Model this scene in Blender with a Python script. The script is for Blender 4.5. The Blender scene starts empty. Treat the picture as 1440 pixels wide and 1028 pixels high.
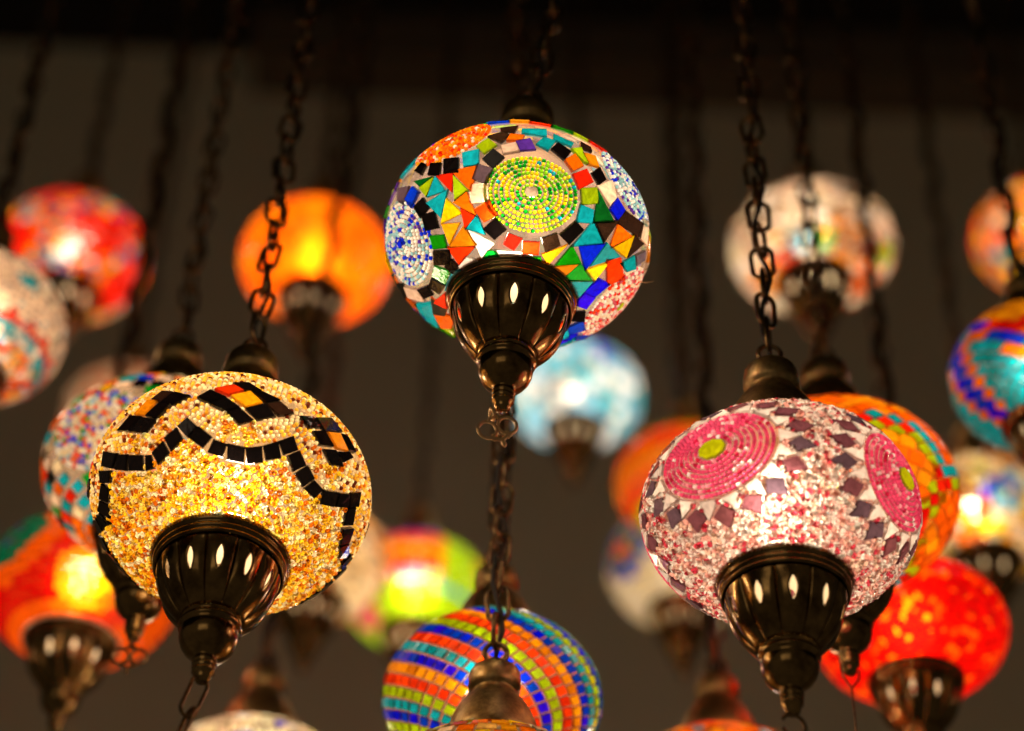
import bpy, math, random
import numpy as np
from mathutils import Vector, Matrix

sc = bpy.context.scene
col = sc.collection
R_ = math.radians

# ------------------------------------------------------------------ camera
PITCH, ROLL = 41.0, 2.0
cam_data = bpy.data.cameras.new('camera')
cam = bpy.data.objects.new('camera', cam_data)
col.objects.link(cam)
cam_data.sensor_width = 36.0
cam_data.lens = 78.75
cam_data.clip_start, cam_data.clip_end = 0.05, 200.0
cam.location = (0, 0, 1.5)
p, r = R_(PITCH), R_(ROLL)
fw = Vector((0, math.cos(p), math.sin(p))); u0 = Vector((0, -math.sin(p), math.cos(p))); r0 = Vector((1, 0, 0))
RX = r0 * math.cos(r) + u0 * math.sin(r); UP = u0 * math.cos(r) - r0 * math.sin(r)
cam.matrix_world = Matrix(((RX.x, UP.x, -fw.x, 0), (RX.y, UP.y, -fw.y, 0), (RX.z, UP.z, -fw.z, 1.5), (0, 0, 0, 1)))
cam_data.dof.use_dof = True
cam_data.dof.focus_distance = 1.385
cam_data.dof.aperture_fstop = 2.66
cam_data.dof.aperture_blades = 0
sc.camera = cam

# ------------------------------------------------------------------ world, exposure, renderer
world = bpy.data.worlds.new('World'); sc.world = world; world.use_nodes = True
bg = world.node_tree.nodes['Background']
bg.inputs[0].default_value = (1.0, 0.78, 0.50, 1); bg.inputs[1].default_value = 0.04
sc.view_settings.view_transform = 'Standard'; sc.view_settings.look = 'None'
sc.view_settings.exposure = 0.0; sc.view_settings.gamma = 1.0
sc.render.engine = 'CYCLES'
cy = sc.cycles
cy.use_denoising = True
cy.max_bounces = 7; cy.diffuse_bounces = 3; cy.glossy_bounces = 3; cy.transmission_bounces = 5; cy.transparent_max_bounces = 12
cy.caustics_refractive = False; cy.caustics_reflective = False
cy.sample_clamp_indirect = 3.0; cy.blur_glossy = 0.5
BULB = 0.5      # overall bulb power
# soft fill light added well behind the viewer, no such lamp is seen
fill = bpy.data.lights.new('fill_light', 'AREA'); fill.shape = 'RECTANGLE'; fill.size, fill.size_y = 2.2, 1.2
fill.energy = 3.6; fill.color = (1.0, .80, .55)
fill_o = bpy.data.objects.new('fill_light', fill); col.objects.link(fill_o); fill_o.location = (-1.2, -2.4, 2.6)
fill_o.rotation_euler = (Vector((0, 1.2, 2.4)) - Vector(fill_o.location)).to_track_quat('-Z', 'Y').to_euler()

rng = np.random.default_rng(7)
random.seed(7)

# ------------------------------------------------------------------ materials
def lin(c):
    return tuple(((v / 255) / 12.92 if v / 255 <= .04045 else ((v / 255 + .055) / 1.055) ** 2.4) for v in c)
PAL = dict(K=(10, 6, 6), N=(46, 28, 18), T=(10, 165, 185), B=(5, 40, 225), Y=(252, 205, 5), A=(240, 150, 12), O=(252, 105, 5),
           E=(245, 52, 8), R=(225, 6, 8), G=(5, 145, 22), D=(4, 84, 18), L=(165, 205, 10), W=(246, 236, 226), P=(248, 214, 186),
           V=(85, 45, 160), S=(92, 72, 84), M=(118, 70, 78), I=(205, 60, 120), C=(244, 222, 180), H=(120, 190, 225), U=(180, 190, 10),
           J=(4, 120, 90), F=(235, 240, 250))
def nt(name):
    m = bpy.data.materials.new(name); m.use_nodes = True
    t = m.node_tree; t.nodes.clear()
    o = t.nodes.new('ShaderNodeOutputMaterial')
    return m, t, o
def N(t, kind, **kw):
    n = t.nodes.new(kind)
    for k_, v in kw.items():
        if k_.startswith('i_'): n.inputs[int(k_[2:]) if k_[2:].isdigit() else k_[2:]].default_value = v
        else: setattr(n, k_, v)
    return n
def glass_stack(t, o, csock, fwd=.35, rough=.62, coat=.05, diff=.18, bump=None):
    """stained glass: body light scatters through (translucent + forward lobe), a little diffuse, a smooth coat"""
    L = t.links.new
    tr = N(t, 'ShaderNodeBsdfTranslucent'); df = N(t, 'ShaderNodeBsdfDiffuse'); rf = N(t, 'ShaderNodeBsdfRefraction', i_Roughness=rough, i_IOR=1.4)
    for n in (tr, df, rf): L(csock, n.inputs['Color'])
    m1 = N(t, 'ShaderNodeMixShader', i_0=diff); L(tr.outputs[0], m1.inputs[1]); L(df.outputs[0], m1.inputs[2])
    m2 = N(t, 'ShaderNodeMixShader', i_0=fwd); L(m1.outputs[0], m2.inputs[1]); L(rf.outputs[0], m2.inputs[2])
    gl = N(t, 'ShaderNodeBsdfGlossy', i_Roughness=coat); gl.inputs['Color'].default_value = (1, 1, 1, 1)
    fr = N(t, 'ShaderNodeFresnel', i_IOR=1.5)
    m3 = N(t, 'ShaderNodeMixShader'); L(fr.outputs[0], m3.inputs[0]); L(m2.outputs[0], m3.inputs[1]); L(gl.outputs[0], m3.inputs[2])
    if bump is not None:
        for n in (df, rf, gl): L(bump, n.inputs['Normal'])
    L(m3.outputs[0], o.inputs[0])
_mats = {}
def tile_mat(key):
    if key in _mats: return _mats[key]
    m, t, o = nt('stained_glass_' + key); L = t.links.new
    c = lin(PAL[key[0]]); var = key[1:]; key0 = key; key = key[0]
    if 'd' in var: c = [q * .38 for q in c]
    if 'p' in var: c = [min(.92, q * 1.25 + .10) for q in c]
    oi = N(t, 'ShaderNodeObjectInfo'); tc = N(t, 'ShaderNodeTexCoord')
    ns = N(t, 'ShaderNodeTexNoise', i_Scale=170.0, i_Detail=3.0, i_Distortion=1.5); L(tc.outputs['Object'], ns.inputs['Vector'])
    r1 = N(t, 'ShaderNodeMapRange'); r1.inputs[3].default_value = .7; r1.inputs[4].default_value = 1.2; L(oi.outputs['Random'], r1.inputs[0])
    r2 = N(t, 'ShaderNodeMapRange'); r2.inputs[1].default_value = .3; r2.inputs[2].default_value = .7; r2.inputs[3].default_value = .72; r2.inputs[4].default_value = 1.2; L(ns.outputs[0], r2.inputs[0])
    mu = N(t, 'ShaderNodeMath', operation='MULTIPLY'); L(r1.outputs[0], mu.inputs[0]); L(r2.outputs[0], mu.inputs[1])
    hs = N(t, 'ShaderNodeHueSaturation', i_Color=(*c, 1)); L(mu.outputs[0], hs.inputs['Value'])
    hr = N(t, 'ShaderNodeMapRange'); hr.inputs[3].default_value = .5 if key in 'REO' else .49; hr.inputs[4].default_value = .506 if key in 'REO' else .51; L(oi.outputs['Random'], hr.inputs[0]); L(hr.outputs[0], hs.inputs['Hue'])
    bp = N(t, 'ShaderNodeBump', i_Strength=.25, i_Distance=.0006); L(ns.outputs[0], bp.inputs['Height'])
    dark = key in 'KN'
    glass_stack(t, o, hs.outputs[0], fwd=.12 if dark else (.05 if 's' in var else .45 if 'p' in var else .22), rough=.45 if 'p' in var else .55, coat=.06, bump=bp.outputs[0])
    _mats[key0] = m
    return m
def bead_mat():
    if 'bead' in _mats: return _mats['bead']
    m, t, o = nt('seed_bead_glass'); L = t.links.new
    a = N(t, 'ShaderNodeVertexColor', layer_name='col')
    glass_stack(t, o, a.outputs[0], fwd=.15, rough=.45, coat=.05, diff=.12)
    _mats['bead'] = m
    return m
def clear_mat():
    if 'clear' in _mats: return _mats['clear']
    m, t, o = nt('clear_cut_glass'); L = t.links.new
    a = N(t, 'ShaderNodeVertexColor', layer_name='col')
    glass_stack(t, o, a.outputs[0], fwd=.6, rough=.34, coat=.04, diff=.1)
    _mats['clear'] = m
    return m
def grout_mat(name, c, clear=.6):
    m, t, o = nt(name); L = t.links.new
    tc = N(t, 'ShaderNodeTexCoord'); ns = N(t, 'ShaderNodeTexNoise', i_Scale=260.0, i_Detail=4.0); L(tc.outputs['Object'], ns.inputs['Vector'])
    r2 = N(t, 'ShaderNodeMapRange'); r2.inputs[3].default_value = .8; r2.inputs[4].default_value = 1.1; L(ns.outputs[0], r2.inputs[0])
    hs = N(t, 'ShaderNodeHueSaturation', i_Color=(*[q * .5 for q in lin(c)], 1)); L(r2.outputs[0], hs.inputs['Value'])
    tr = N(t, 'ShaderNodeBsdfTranslucent'); df = N(t, 'ShaderNodeBsdfDiffuse'); tp = N(t, 'ShaderNodeBsdfTransparent')
    L(hs.outputs[0], tr.inputs[0]); L(hs.outputs[0], df.inputs[0])
    m1 = N(t, 'ShaderNodeMixShader', i_0=.45); L(tr.outputs[0], m1.inputs[1]); L(df.outputs[0], m1.inputs[2])
    m2 = N(t, 'ShaderNodeMixShader', i_0=clear); L(m1.outputs[0], m2.inputs[1]); L(tp.outputs[0], m2.inputs[2])
    bp = N(t, 'ShaderNodeBump', i_Strength=.4, i_Distance=.0005); L(ns.outputs[0], bp.inputs['Height']); L(bp.outputs[0], df.inputs['Normal'])
    L(m2.outputs[0], o.inputs[0])
    return m
def crackle_mat(name, c1, c2, c3, scale=55., fleck=.0, fwd=.22):
    """crackled hand-blown glass: shards of slightly different depth of colour, bright veins between"""
    m, t, o = nt(name); L = t.links.new
    tc = N(t, 'ShaderNodeTexCoord')
    vo = N(t, 'ShaderNodeTexVoronoi', i_Scale=scale); L(tc.outputs['Object'], vo.inputs['Vector'])
    ve = N(t, 'ShaderNodeTexVoronoi', feature='DISTANCE_TO_EDGE', i_Scale=scale); L(tc.outputs['Object'], ve.inputs['Vector'])
    cr = N(t, 'ShaderNodeValToRGB'); L(vo.outputs['Color'], cr.inputs[0])
    e = cr.color_ramp.elements; e[0].color = (*lin(c1), 1); e[0].position = .25; e[1].color = (*lin(c2), 1); e[1].position = .74 if fleck else .8
    if fleck:
        x = e.new(.80); x.color = (*lin(c3), 1)
    er = N(t, 'ShaderNodeMapRange'); er.inputs[1].default_value = 0.; er.inputs[2].default_value = .05; er.inputs[3].default_value = .12 if fleck else .3; er.inputs[4].default_value = 0.; L(ve.outputs['Distance'], er.inputs[0])
    mx = N(t, 'ShaderNodeMix', data_type='RGBA'); L(er.outputs[0], mx.inputs[0]); L(cr.outputs[0], mx.inputs[6]); mx.inputs[7].default_value = (*lin(c3), 1)
    bp = N(t, 'ShaderNodeBump', i_Strength=.5, i_Distance=.001); L(ve.outputs['Distance'], bp.inputs['Height'])
    glass_stack(t, o, mx.outputs[2], fwd=fwd, rough=.55, coat=.1, bump=bp.outputs[0])
    return m
def metal_mat(name, c1, c2, rough=.3, scale=60.):
    m, t, o = nt(name); L = t.links.new
    tc = N(t, 'ShaderNodeTexCoord'); ns = N(t, 'ShaderNodeTexNoise', i_Scale=scale, i_Detail=6.0, i_Roughness=.65); L(tc.outputs['Object'], ns.inputs['Vector'])
    cr = N(t, 'ShaderNodeValToRGB'); L(ns.outputs[0], cr.inputs[0])
    e = cr.color_ramp.elements; e[0].color = (*c1, 1); e[0].position = .36; e[1].color = (*c2, 1); e[1].position = .66
    rr = N(t, 'ShaderNodeMapRange'); rr.inputs[3].default_value = rough + .18; rr.inputs[4].default_value = rough - .06; L(ns.outputs[0], rr.inputs[0])
    bp = N(t, 'ShaderNodeBump', i_Strength=.25, i_Distance=.0004); L(ns.outputs[0], bp.inputs['Height'])
    b = N(t, 'ShaderNodeBsdfPrincipled', i_Metallic=1.0); L(cr.outputs[0], b.inputs['Base Color']); L(rr.outputs[0], b.inputs['Roughness']); L(bp.outputs[0], b.inputs['Normal'])
    L(b.outputs[0], o.inputs[0])
    return m
m, t, o = nt('bare_frosted_glass'); c_ = N(t, 'ShaderNodeRGB'); c_.outputs[0].default_value = (.60, .49, .33, 1)
glass_stack(t, o, c_.outputs[0], fwd=.3, rough=.7); BARE = m
BRONZE = metal_mat('antique_bronze', (.11, .062, .022), (.44, .27, .10), .13)
CAPM = metal_mat('rubbed_brass', (.22, .14, .055), (.62, .43, .18), .38, 90.)
CHAINM = metal_mat('dark_bronze_chain', (.07, .042, .02), (.38, .24, .11), .3, 150.)
CHARM = metal_mat('worn_brass', (.75, .52, .28), (.95, .70, .42), .45, 200.)
def plain_mat(name, c, rough=.9, var=.15, scale=3.):
    m, t, o = nt(name); L = t.links.new
    tc = N(t, 'ShaderNodeTexCoord'); ns = N(t, 'ShaderNodeTexNoise', i_Scale=scale, i_Detail=7.0, i_Roughness=.6); L(tc.outputs['Object'], ns.inputs['Vector'])
    r2 = N(t, 'ShaderNodeMapRange'); r2.inputs[3].default_value = 1 - var; r2.inputs[4].default_value = 1 + var; L(ns.outputs[0], r2.inputs[0])
    hs = N(t, 'ShaderNodeHueSaturation', i_Color=(*c, 1)); L(r2.outputs[0], hs.inputs['Value'])
    b = N(t, 'ShaderNodeBsdfPrincipled', i_Roughness=rough); L(hs.outputs[0], b.inputs['Base Color'])
    bp = N(t, 'ShaderNodeBump', i_Strength=.3, i_Distance=.004); L(ns.outputs[0], bp.inputs['Height']); L(bp.outputs[0], b.inputs['Normal'])
    L(b.outputs[0], o.inputs[0])
    return m
CABLE = plain_mat('brown_cable', (.02, .013, .008), .6)

# ------------------------------------------------------------------ mesh helpers
def obj(name, verts, faces, mat, parent=None, smooth=True, mats=None, midx=None):
    me = bpy.data.meshes.new(name)
    me.from_pydata([tuple(v) for v in verts], [], faces)
    for m in (mats or [mat]): me.materials.append(m)
    if midx is not None: me.polygons.foreach_set('material_index', midx)
    if smooth: me.polygons.foreach_set('use_smooth', [True] * len(me.polygons))
    me.update()
    o = bpy.data.objects.new(name, me); col.objects.link(o)
    if parent: o.parent = parent
    return o
def share(name, me, parent, loc=(0, 0, 0), rot=(0, 0, 0)):
    o = bpy.data.objects.new(name, me); col.objects.link(o); o.parent = parent; o.location = loc; o.rotation_euler = rot
    return o
def lathe(prof, n=48):
    v, f = [], []
    for (rr, z) in prof:
        for i in range(n):
            a_ = 2 * math.pi * i / n; v.append((rr * math.cos(a_), rr * math.sin(a_), z))
    for j in range(len(prof) - 1):
        for i in range(n):
            f.append((j * n + i, j * n + (i + 1) % n, (j + 1) * n + (i + 1) % n, (j + 1) * n + i))
    return v, f
def sweep(pts, rad, n=6, closed=False):
    pts = [Vector(q) for q in pts]; v, f = [], []; m = len(pts); up = None
    for i in range(m):
        if closed: d = pts[(i + 1) % m] - pts[i - 1]
        else: d = pts[min(i + 1, m - 1)] - pts[max(i - 1, 0)]
        d.normalize()
        if up is None: up = d.orthogonal()
        up = (up - d * up.dot(d)).normalized(); w = d.cross(up)
        rr = rad[i] if hasattr(rad, '__len__') else rad
        for k_ in range(n):
            a_ = 2 * math.pi * k_ / n; v.append(pts[i] + (up * math.cos(a_) + w * math.sin(a_)) * rr)
    for i in range(m if closed else m - 1):
        # closed loops may need a twist-matching offset
        off = 0
        if closed and i == m - 1:
            off = min(range(n), key=lambda s: (v[i * n] - v[s]).length)
        for k_ in range(n):
            b0 = ((i + 1) % m) * n
            f.append((i * n + k_, i * n + (k_ + 1) % n, b0 + (k_ + 1 + off) % n, b0 + (k_ + off) % n))
    if not closed:
        f.append(tuple(range(n))[::-1]); f.append(tuple((m - 1) * n + k_ for k_ in range(n)))
    return [tuple(q) for q in v], f
def merge(parts):
    V, F = [], []
    for v, f in parts:
        o_ = len(V); V += list(v); F += [tuple(i + o_ for i in q) for q in f]
    return V, F
def shift(vf, d):
    return [(q[0] + d[0], q[1] + d[1], q[2] + d[2]) for q in vf[0]], vf[1]

# ------------------------------------------------------------------ points on the unit globe (lon 0 faces the viewer's side, -Y)
def sph(lon, lat):
    lo, la = R_(lon), R_(lat); c = math.cos(la)
    return np.array((c * math.sin(lo), -c * math.cos(lo), math.sin(la)))
def polar(c, ang, rad):
    """point at angular distance rad (deg) from unit vector c, direction ang (deg)"""
    z = np.array((0, 0, 1.)); e = np.cross(z, c); e /= np.linalg.norm(e); n_ = np.cross(c, e)
    a_, r_ = R_(ang), R_(rad)
    return c * math.cos(r_) + (e * math.cos(a_) + n_ * math.sin(a_)) * math.sin(r_)
def lonlat(v):
    return math.degrees(math.atan2(v[0], -v[1])), math.degrees(math.asin(max(-1, min(1, v[2]))))
def quad(lon0, lon1, lat0, lat1, tw=0.):
    f_ = lambda lo, la: sph(lo - tw * la, la)
    return [f_(lon0, lat0), f_(lon1, lat0), f_(lon1, lat1), f_(lon0, lat1)]
def parse(s):
    out = []
    for ln in s.split('\n'):
        q = ln.split(); v = list(map(float, q[1:]))
        out.append(([sph(v[i], v[i + 1]) for i in range(0, len(v), 2)], q[0]))
    return out
def tri_(x): return abs((x % 1.) * 2 - 1)
def cdist(v, c): return math.degrees(math.acos(max(-1, min(1, float(np.dot(v, c))))))

def grid(lat0, lat1, step, fn, gap=.9, tw=0., w=1.0):
    """rings of tiles coloured by fn(lon, lat)"""
    out = []; la = lat0; j = 0
    while la < lat1:
        n_ = max(6, int(360 * math.cos(R_(la + step / 2)) / (step * w))); d = 360 / n_; off = rng.uniform(0, d)
        for i in range(n_):
            lo = -180 + i * d + off; kx = fn((lo + d / 2 + 180) % 360 - 180, la + step / 2)
            if kx:
                g = gap; jit = rng.uniform(-.06, .06, 4)
                out.append((quad(lo + d * (1 - g) + d * jit[0], lo + d * g + d * jit[1], la + step * (1 - g) + step * jit[2], la + step * g + step * jit[3], tw), kx))
        la += step; j += 1
    return out
def pick(keys, wts=None):
    return lambda lo, la: str(rng.choice(list(keys), p=wts))

# ------------------------------------------------------------------ beads
def bead_template(n=8):
    v = [(math.cos(2 * math.pi * i / n), math.sin(2 * math.pi * i / n), -.15) for i in range(n)]
    v += [(.86 * math.cos(2 * math.pi * i / n), .86 * math.sin(2 * math.pi * i / n), .5) for i in range(n)]
    v += [(.42 * math.cos(2 * math.pi * i / n), .42 * math.sin(2 * math.pi * i / n), .86) for i in range(n)]
    f = []
    for j in range(2):
        for i in range(n): f.append((j * n + i, j * n + (i + 1) % n, (j + 1) * n + (i + 1) % n, (j + 1) * n + i))
    return np.array(v), f + [tuple(2 * n + i for i in range(n))]
def ring_bead_template(n=9):
    """upper half of a tiny doughnut, its hole showing"""
    prof = [(1.0, -.1), (.92, .42), (.66, .62), (.38, .45), (.27, -.1)]
    v = []; f = []
    for (rr, z) in prof:
        for i in range(n): v.append((rr * math.cos(2 * math.pi * i / n), rr * math.sin(2 * math.pi * i / n), z))
    for j in range(len(prof) - 1):
        for i in range(n): f.append((j * n + i, j * n + (i + 1) % n, (j + 1) * n + (i + 1) % n, (j + 1) * n + i))
    return np.array(v), f
def beads(name, parent, a, k, pts, sizes, colours, tang=None, template=None, aspect=1.0, tilt=.0, lift=0., mat=None):
    tv, tf = template or bead_template()
    n = len(pts)
    if n == 0: return None
    P = np.asarray(pts, float); S = np.array((1, 1, k))
    pos = P * a * S; nr = P / S; nr /= np.linalg.norm(nr, axis=1)[:, None]
    nr2 = nr + rng.normal(0, tilt, (n, 3)); nr2 /= np.linalg.norm(nr2, axis=1)[:, None]
    tg = rng.normal(0, 1, (n, 3)) if tang is None else np.asarray(tang) * S
    tg = tg - (tg * nr2).sum(1)[:, None] * nr2; tg /= np.linalg.norm(tg, axis=1)[:, None]
    bt = np.cross(nr2, tg)
    sz = np.asarray(sizes, float)[:, None, None]
    V = pos[:, None, :] + nr[:, None, :] * lift + sz * (tg[:, None, :] * tv[None, :, 0:1] * aspect + bt[:, None, :] * tv[None, :, 1:2] + nr2[:, None, :] * tv[None, :, 2:3])
    m_ = len(tv); V = V.reshape(-1, 3)
    F = [tuple(x + i * m_ for x in q) for i in range(n) for q in tf]
    o = obj(name, V.tolist(), F, mat or bead_mat(), parent)
    ca = o.data.color_attributes.new('col', 'FLOAT_COLOR', 'POINT')
    C = np.ones((n * m_, 4), np.float32); C[:, :3] = np.repeat(np.asarray(colours, np.float32), m_, axis=0)
    ca.data.foreach_set('color', C.ravel())
    o['kind'] = 'stuff'
    return o
def bead_cols(n, keys, wts, extra=None):
    base = np.array([lin(extra[q]) if extra and q in extra else lin(PAL[q]) for q in keys])
    idx = rng.choice(len(keys), n, p=np.array(wts) / sum(wts))
    return np.clip(base[idx] * rng.uniform(.75, 1.2, (n, 1)), 0, .97)
def disc_rings(c, r0, r1, sp):
    """bead places in concentric rings round unit vector c"""
    pts, tg, ring = [], [], []; rad = r0; j = 0
    while rad < r1:
        n_ = max(4, int(2 * math.pi * math.sin(R_(rad)) / R_(sp * .92))); o_ = rng.uniform(0, 360)
        for i in range(n_):
            ang = o_ + 360 * i / n_
            q = polar(c, ang, rad); q2 = polar(c, ang + 2, rad)
            pts.append(q); tg.append(q2 - q); ring.append(j)
        rad += sp * 1.10; j += 1
    return pts, tg, ring
def scatter(sp, k, keep, jit=.3):
    """even cover of the globe, spacing sp degrees"""
    n = int(4 * math.pi / (R_(sp) ** 2 * .9)); i = np.arange(n) + .5
    z = 1 - 2 * i / n; ph = i * math.pi * (3 - math.sqrt(5)); s = np.sqrt(1 - z * z)
    P = np.stack((s * np.sin(ph), -s * np.cos(ph), z), 1) + rng.normal(0, R_(sp) * jit, (n, 3)); P /= np.linalg.norm(P, axis=1)[:, None]
    return np.array([q for q in P if keep(q)])
def in_polys(polys, grow):
    """test: unit vector inside any tile (each grown by factor grow)"""
    cs = np.array([np.mean(q, 0) for q in polys]); cs /= np.linalg.norm(cs, axis=1)[:, None]
    rad = np.array([max(np.linalg.norm(v - c) for v in q) for q, c in zip(polys, cs)]) * grow
    gr = [[c + (np.asarray(v) - c) * grow for v in q] for q, c in zip(polys, cs)]
    def t(p_):
        d = np.linalg.norm(cs - p_, axis=1)
        for i in np.nonzero(d < rad)[0]:
            q = gr[i]; m_ = len(q); sg = [float(np.dot(np.cross(q[j], q[(j + 1) % m_]), p_)) for j in range(m_)]
            if all(x > 0 for x in sg) or all(x < 0 for x in sg): return True
        return False
    return t

def gem_template(n=12, m=5):
    v, f = [], []
    for j in range(m):
        b = math.pi / 2 * j / m
        for i in range(n): v.append((math.cos(b) * math.cos(2 * math.pi * i / n), math.cos(b) * math.sin(2 * math.pi * i / n), .75 * math.sin(b) - .05))
    v.append((0, 0, .70))
    for j in range(m - 1):
        for i in range(n): f.append((j * n + i, j * n + (i + 1) % n, (j + 1) * n + (i + 1) % n, (j + 1) * n + i))
    for i in range(n): f.append(((m - 1) * n + i, (m - 1) * n + (i + 1) % n, m * n))
    return np.array(v), f
def glint_gems(ld, sp, size, keys, wts):
    """clear glass drops added among the tiles to make glints"""
    q = scatter(sp, ld['k'], lambda v: -64 < lonlat(v)[1] < 60, .3)
    beads('glint_drops', ld['g'], ld['a'], ld['k'], q, rng.uniform(.7, 1.2, len(q)) * size, np.clip(bead_cols(len(q), keys, wts) * 1.1, 0, .97), template=gem_template(), lift=.0012, mat=clear_mat())
# ------------------------------------------------------------------ lamp fittings (units of the globe radius a)
def cup_mesh(a, nf, zr):
    """pierced, fluted cup with collar and knob; zr = height of its rim"""
    up = [(.41, -.05), (.455, -.045), (.472, -.02), (.476, 0), (.468, .022), (.45, .032), (.455, .045), (.46, .055), (.452, .068), (.44, .075), (.446, .088), (.448, .1), (.438, .112)]
    dn = [(.212, .58), (.198, .592), (.2, .6), (.216, .612), (.221, .63), (.214, .65), (.2, .662), (.203, .69), (.2, .735), (.185, .785), (.158, .83), (.12, .865), (.092, .885), (.078, .9), (.076, .92),
          (.086, .93), (.086, .945), (.07, .955), (.082, .97), (.082, .985), (.066, .995), (.078, 1.01), (.078, 1.022), (.06, 1.035), (.055, 1.075), (.04, 1.1), (.0, 1.105)]
    conv = lambda pr: [(r_ * a, zr - s_ * a * .97) for r_, s_ in pr]
    A_ = lathe(conv(up), 60); D_ = lathe(conv(dn), 40)
    rows = 18; H0, H1 = .21, .385; cu = 6
    V, F = [], []
    def rad(s_):
        x = (s_ - .112) / .468
        return .438 - .226 * (.25 * x + .75 * x ** 3.0)
    ss = sorted(set([.112 + .468 * i / rows for i in range(rows + 1)] + [H0, H1]))
    for l_ in range(nf):
        th0 = 2 * math.pi * l_ / nf; half = math.pi / nf
        idx = {}
        def vert(j, side, c_):
            s_ = ss[j]; h = .23 * math.sin(math.pi * (s_ - H0) / (H1 - H0)) ** .8 if H0 < s_ < H1 else 0.
            u_ = side * (h + (1 - h) * c_ / cu)
            key = (j, round(u_, 6))
            if key not in idx:
                fl = math.sin(math.pi * min(1, max(0, (s_ - .112) / .468)))**.6
                lob = (1 - .075 * fl * abs(u_) ** 2.2)
                th = th0 + u_ * half; r_ = rad(s_) * lob
                idx[key] = len(V); V.append((r_ * a * math.cos(th), r_ * a * math.sin(th), zr - s_ * a * .97))
            return idx[key]
        for j in range(len(ss) - 1):
            for side in (-1, 1):
                for c_ in range(cu):
                    q = [vert(j, side, c_), vert(j, side, c_ + 1), vert(j + 1, side, c_ + 1), vert(j + 1, side, c_)]
                    qq = []
                    for x in (q if side > 0 else q[::-1]):
                        if x not in qq: qq.append(x)
                    if len(qq) > 2: F.append(tuple(qq[::-1]))
    return A_, (V, F), D_
def cap_mesh(a, z0):
    pr = [(.40, -.06), (.412, -.03), (.41, 0), (.388, .022), (.38, .04), (.385, .055), (.375, .10), (.355, .16), (.322, .23), (.275, .30), (.232, .345), (.20, .375), (.188, .395), (.192, .41), (.21, .42), (.216, .45), (.213, .50), (.205, .54), (.185, .565), (.15, .578), (.10, .585), (.085, .595), (.085, .62), (.06, .635), (0, .64)]
    return lathe([(r_ * a, z0 + s_ * a * (1.35 if s_ > 0 else 1)) for r_, s_ in pr], 40)
def stadium(Lk, Wk, n=20):
    """closed oval path in the XZ plane, centred"""
    rr = Wk / 2; h = Lk / 2 - rr; pts = []
    for i in range(n):
        t_ = 2 * math.pi * i / n; c_, s_ = math.cos(t_), math.sin(t_)
        pts.append((rr * c_, 0, rr * s_ + (h if s_ >= 0 else -h)))
    return pts
LINK_L, LINK_W, WIRE, PITCH_L = .0275, .0145, .0017, .0222
lv, lf = sweep(stadium(LINK_L, LINK_W, 22), WIRE, 7, True)
LINK = bpy.data.meshes.new('link'); LINK.from_pydata(lv, [], lf); LINK.materials.append(CHAINM); LINK.polygons.foreach_set('use_smooth', [True] * len(LINK.polygons))
clv, clf = sweep(stadium(LINK_L, LINK_W, 12), WIRE, 4, True)
CEIL_Z = 4.86

def torus_arc(c, R0, r_, a0=0, a1=360, n=20, plane='xz', m=6):
    pts = []
    full = abs(a1 - a0) >= 360
    for i in range(n if full else n + 1):
        t_ = R_(a0 + (a1 - a0) * i / n); x, z = R0 * math.cos(t_), R0 * math.sin(t_)
        pts.append((c[0] + x, c[1], c[2] + z) if plane == 'xz' else (c[0], c[1] + x, c[2] + z))
    return sweep(pts, r_, m, full)

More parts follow.
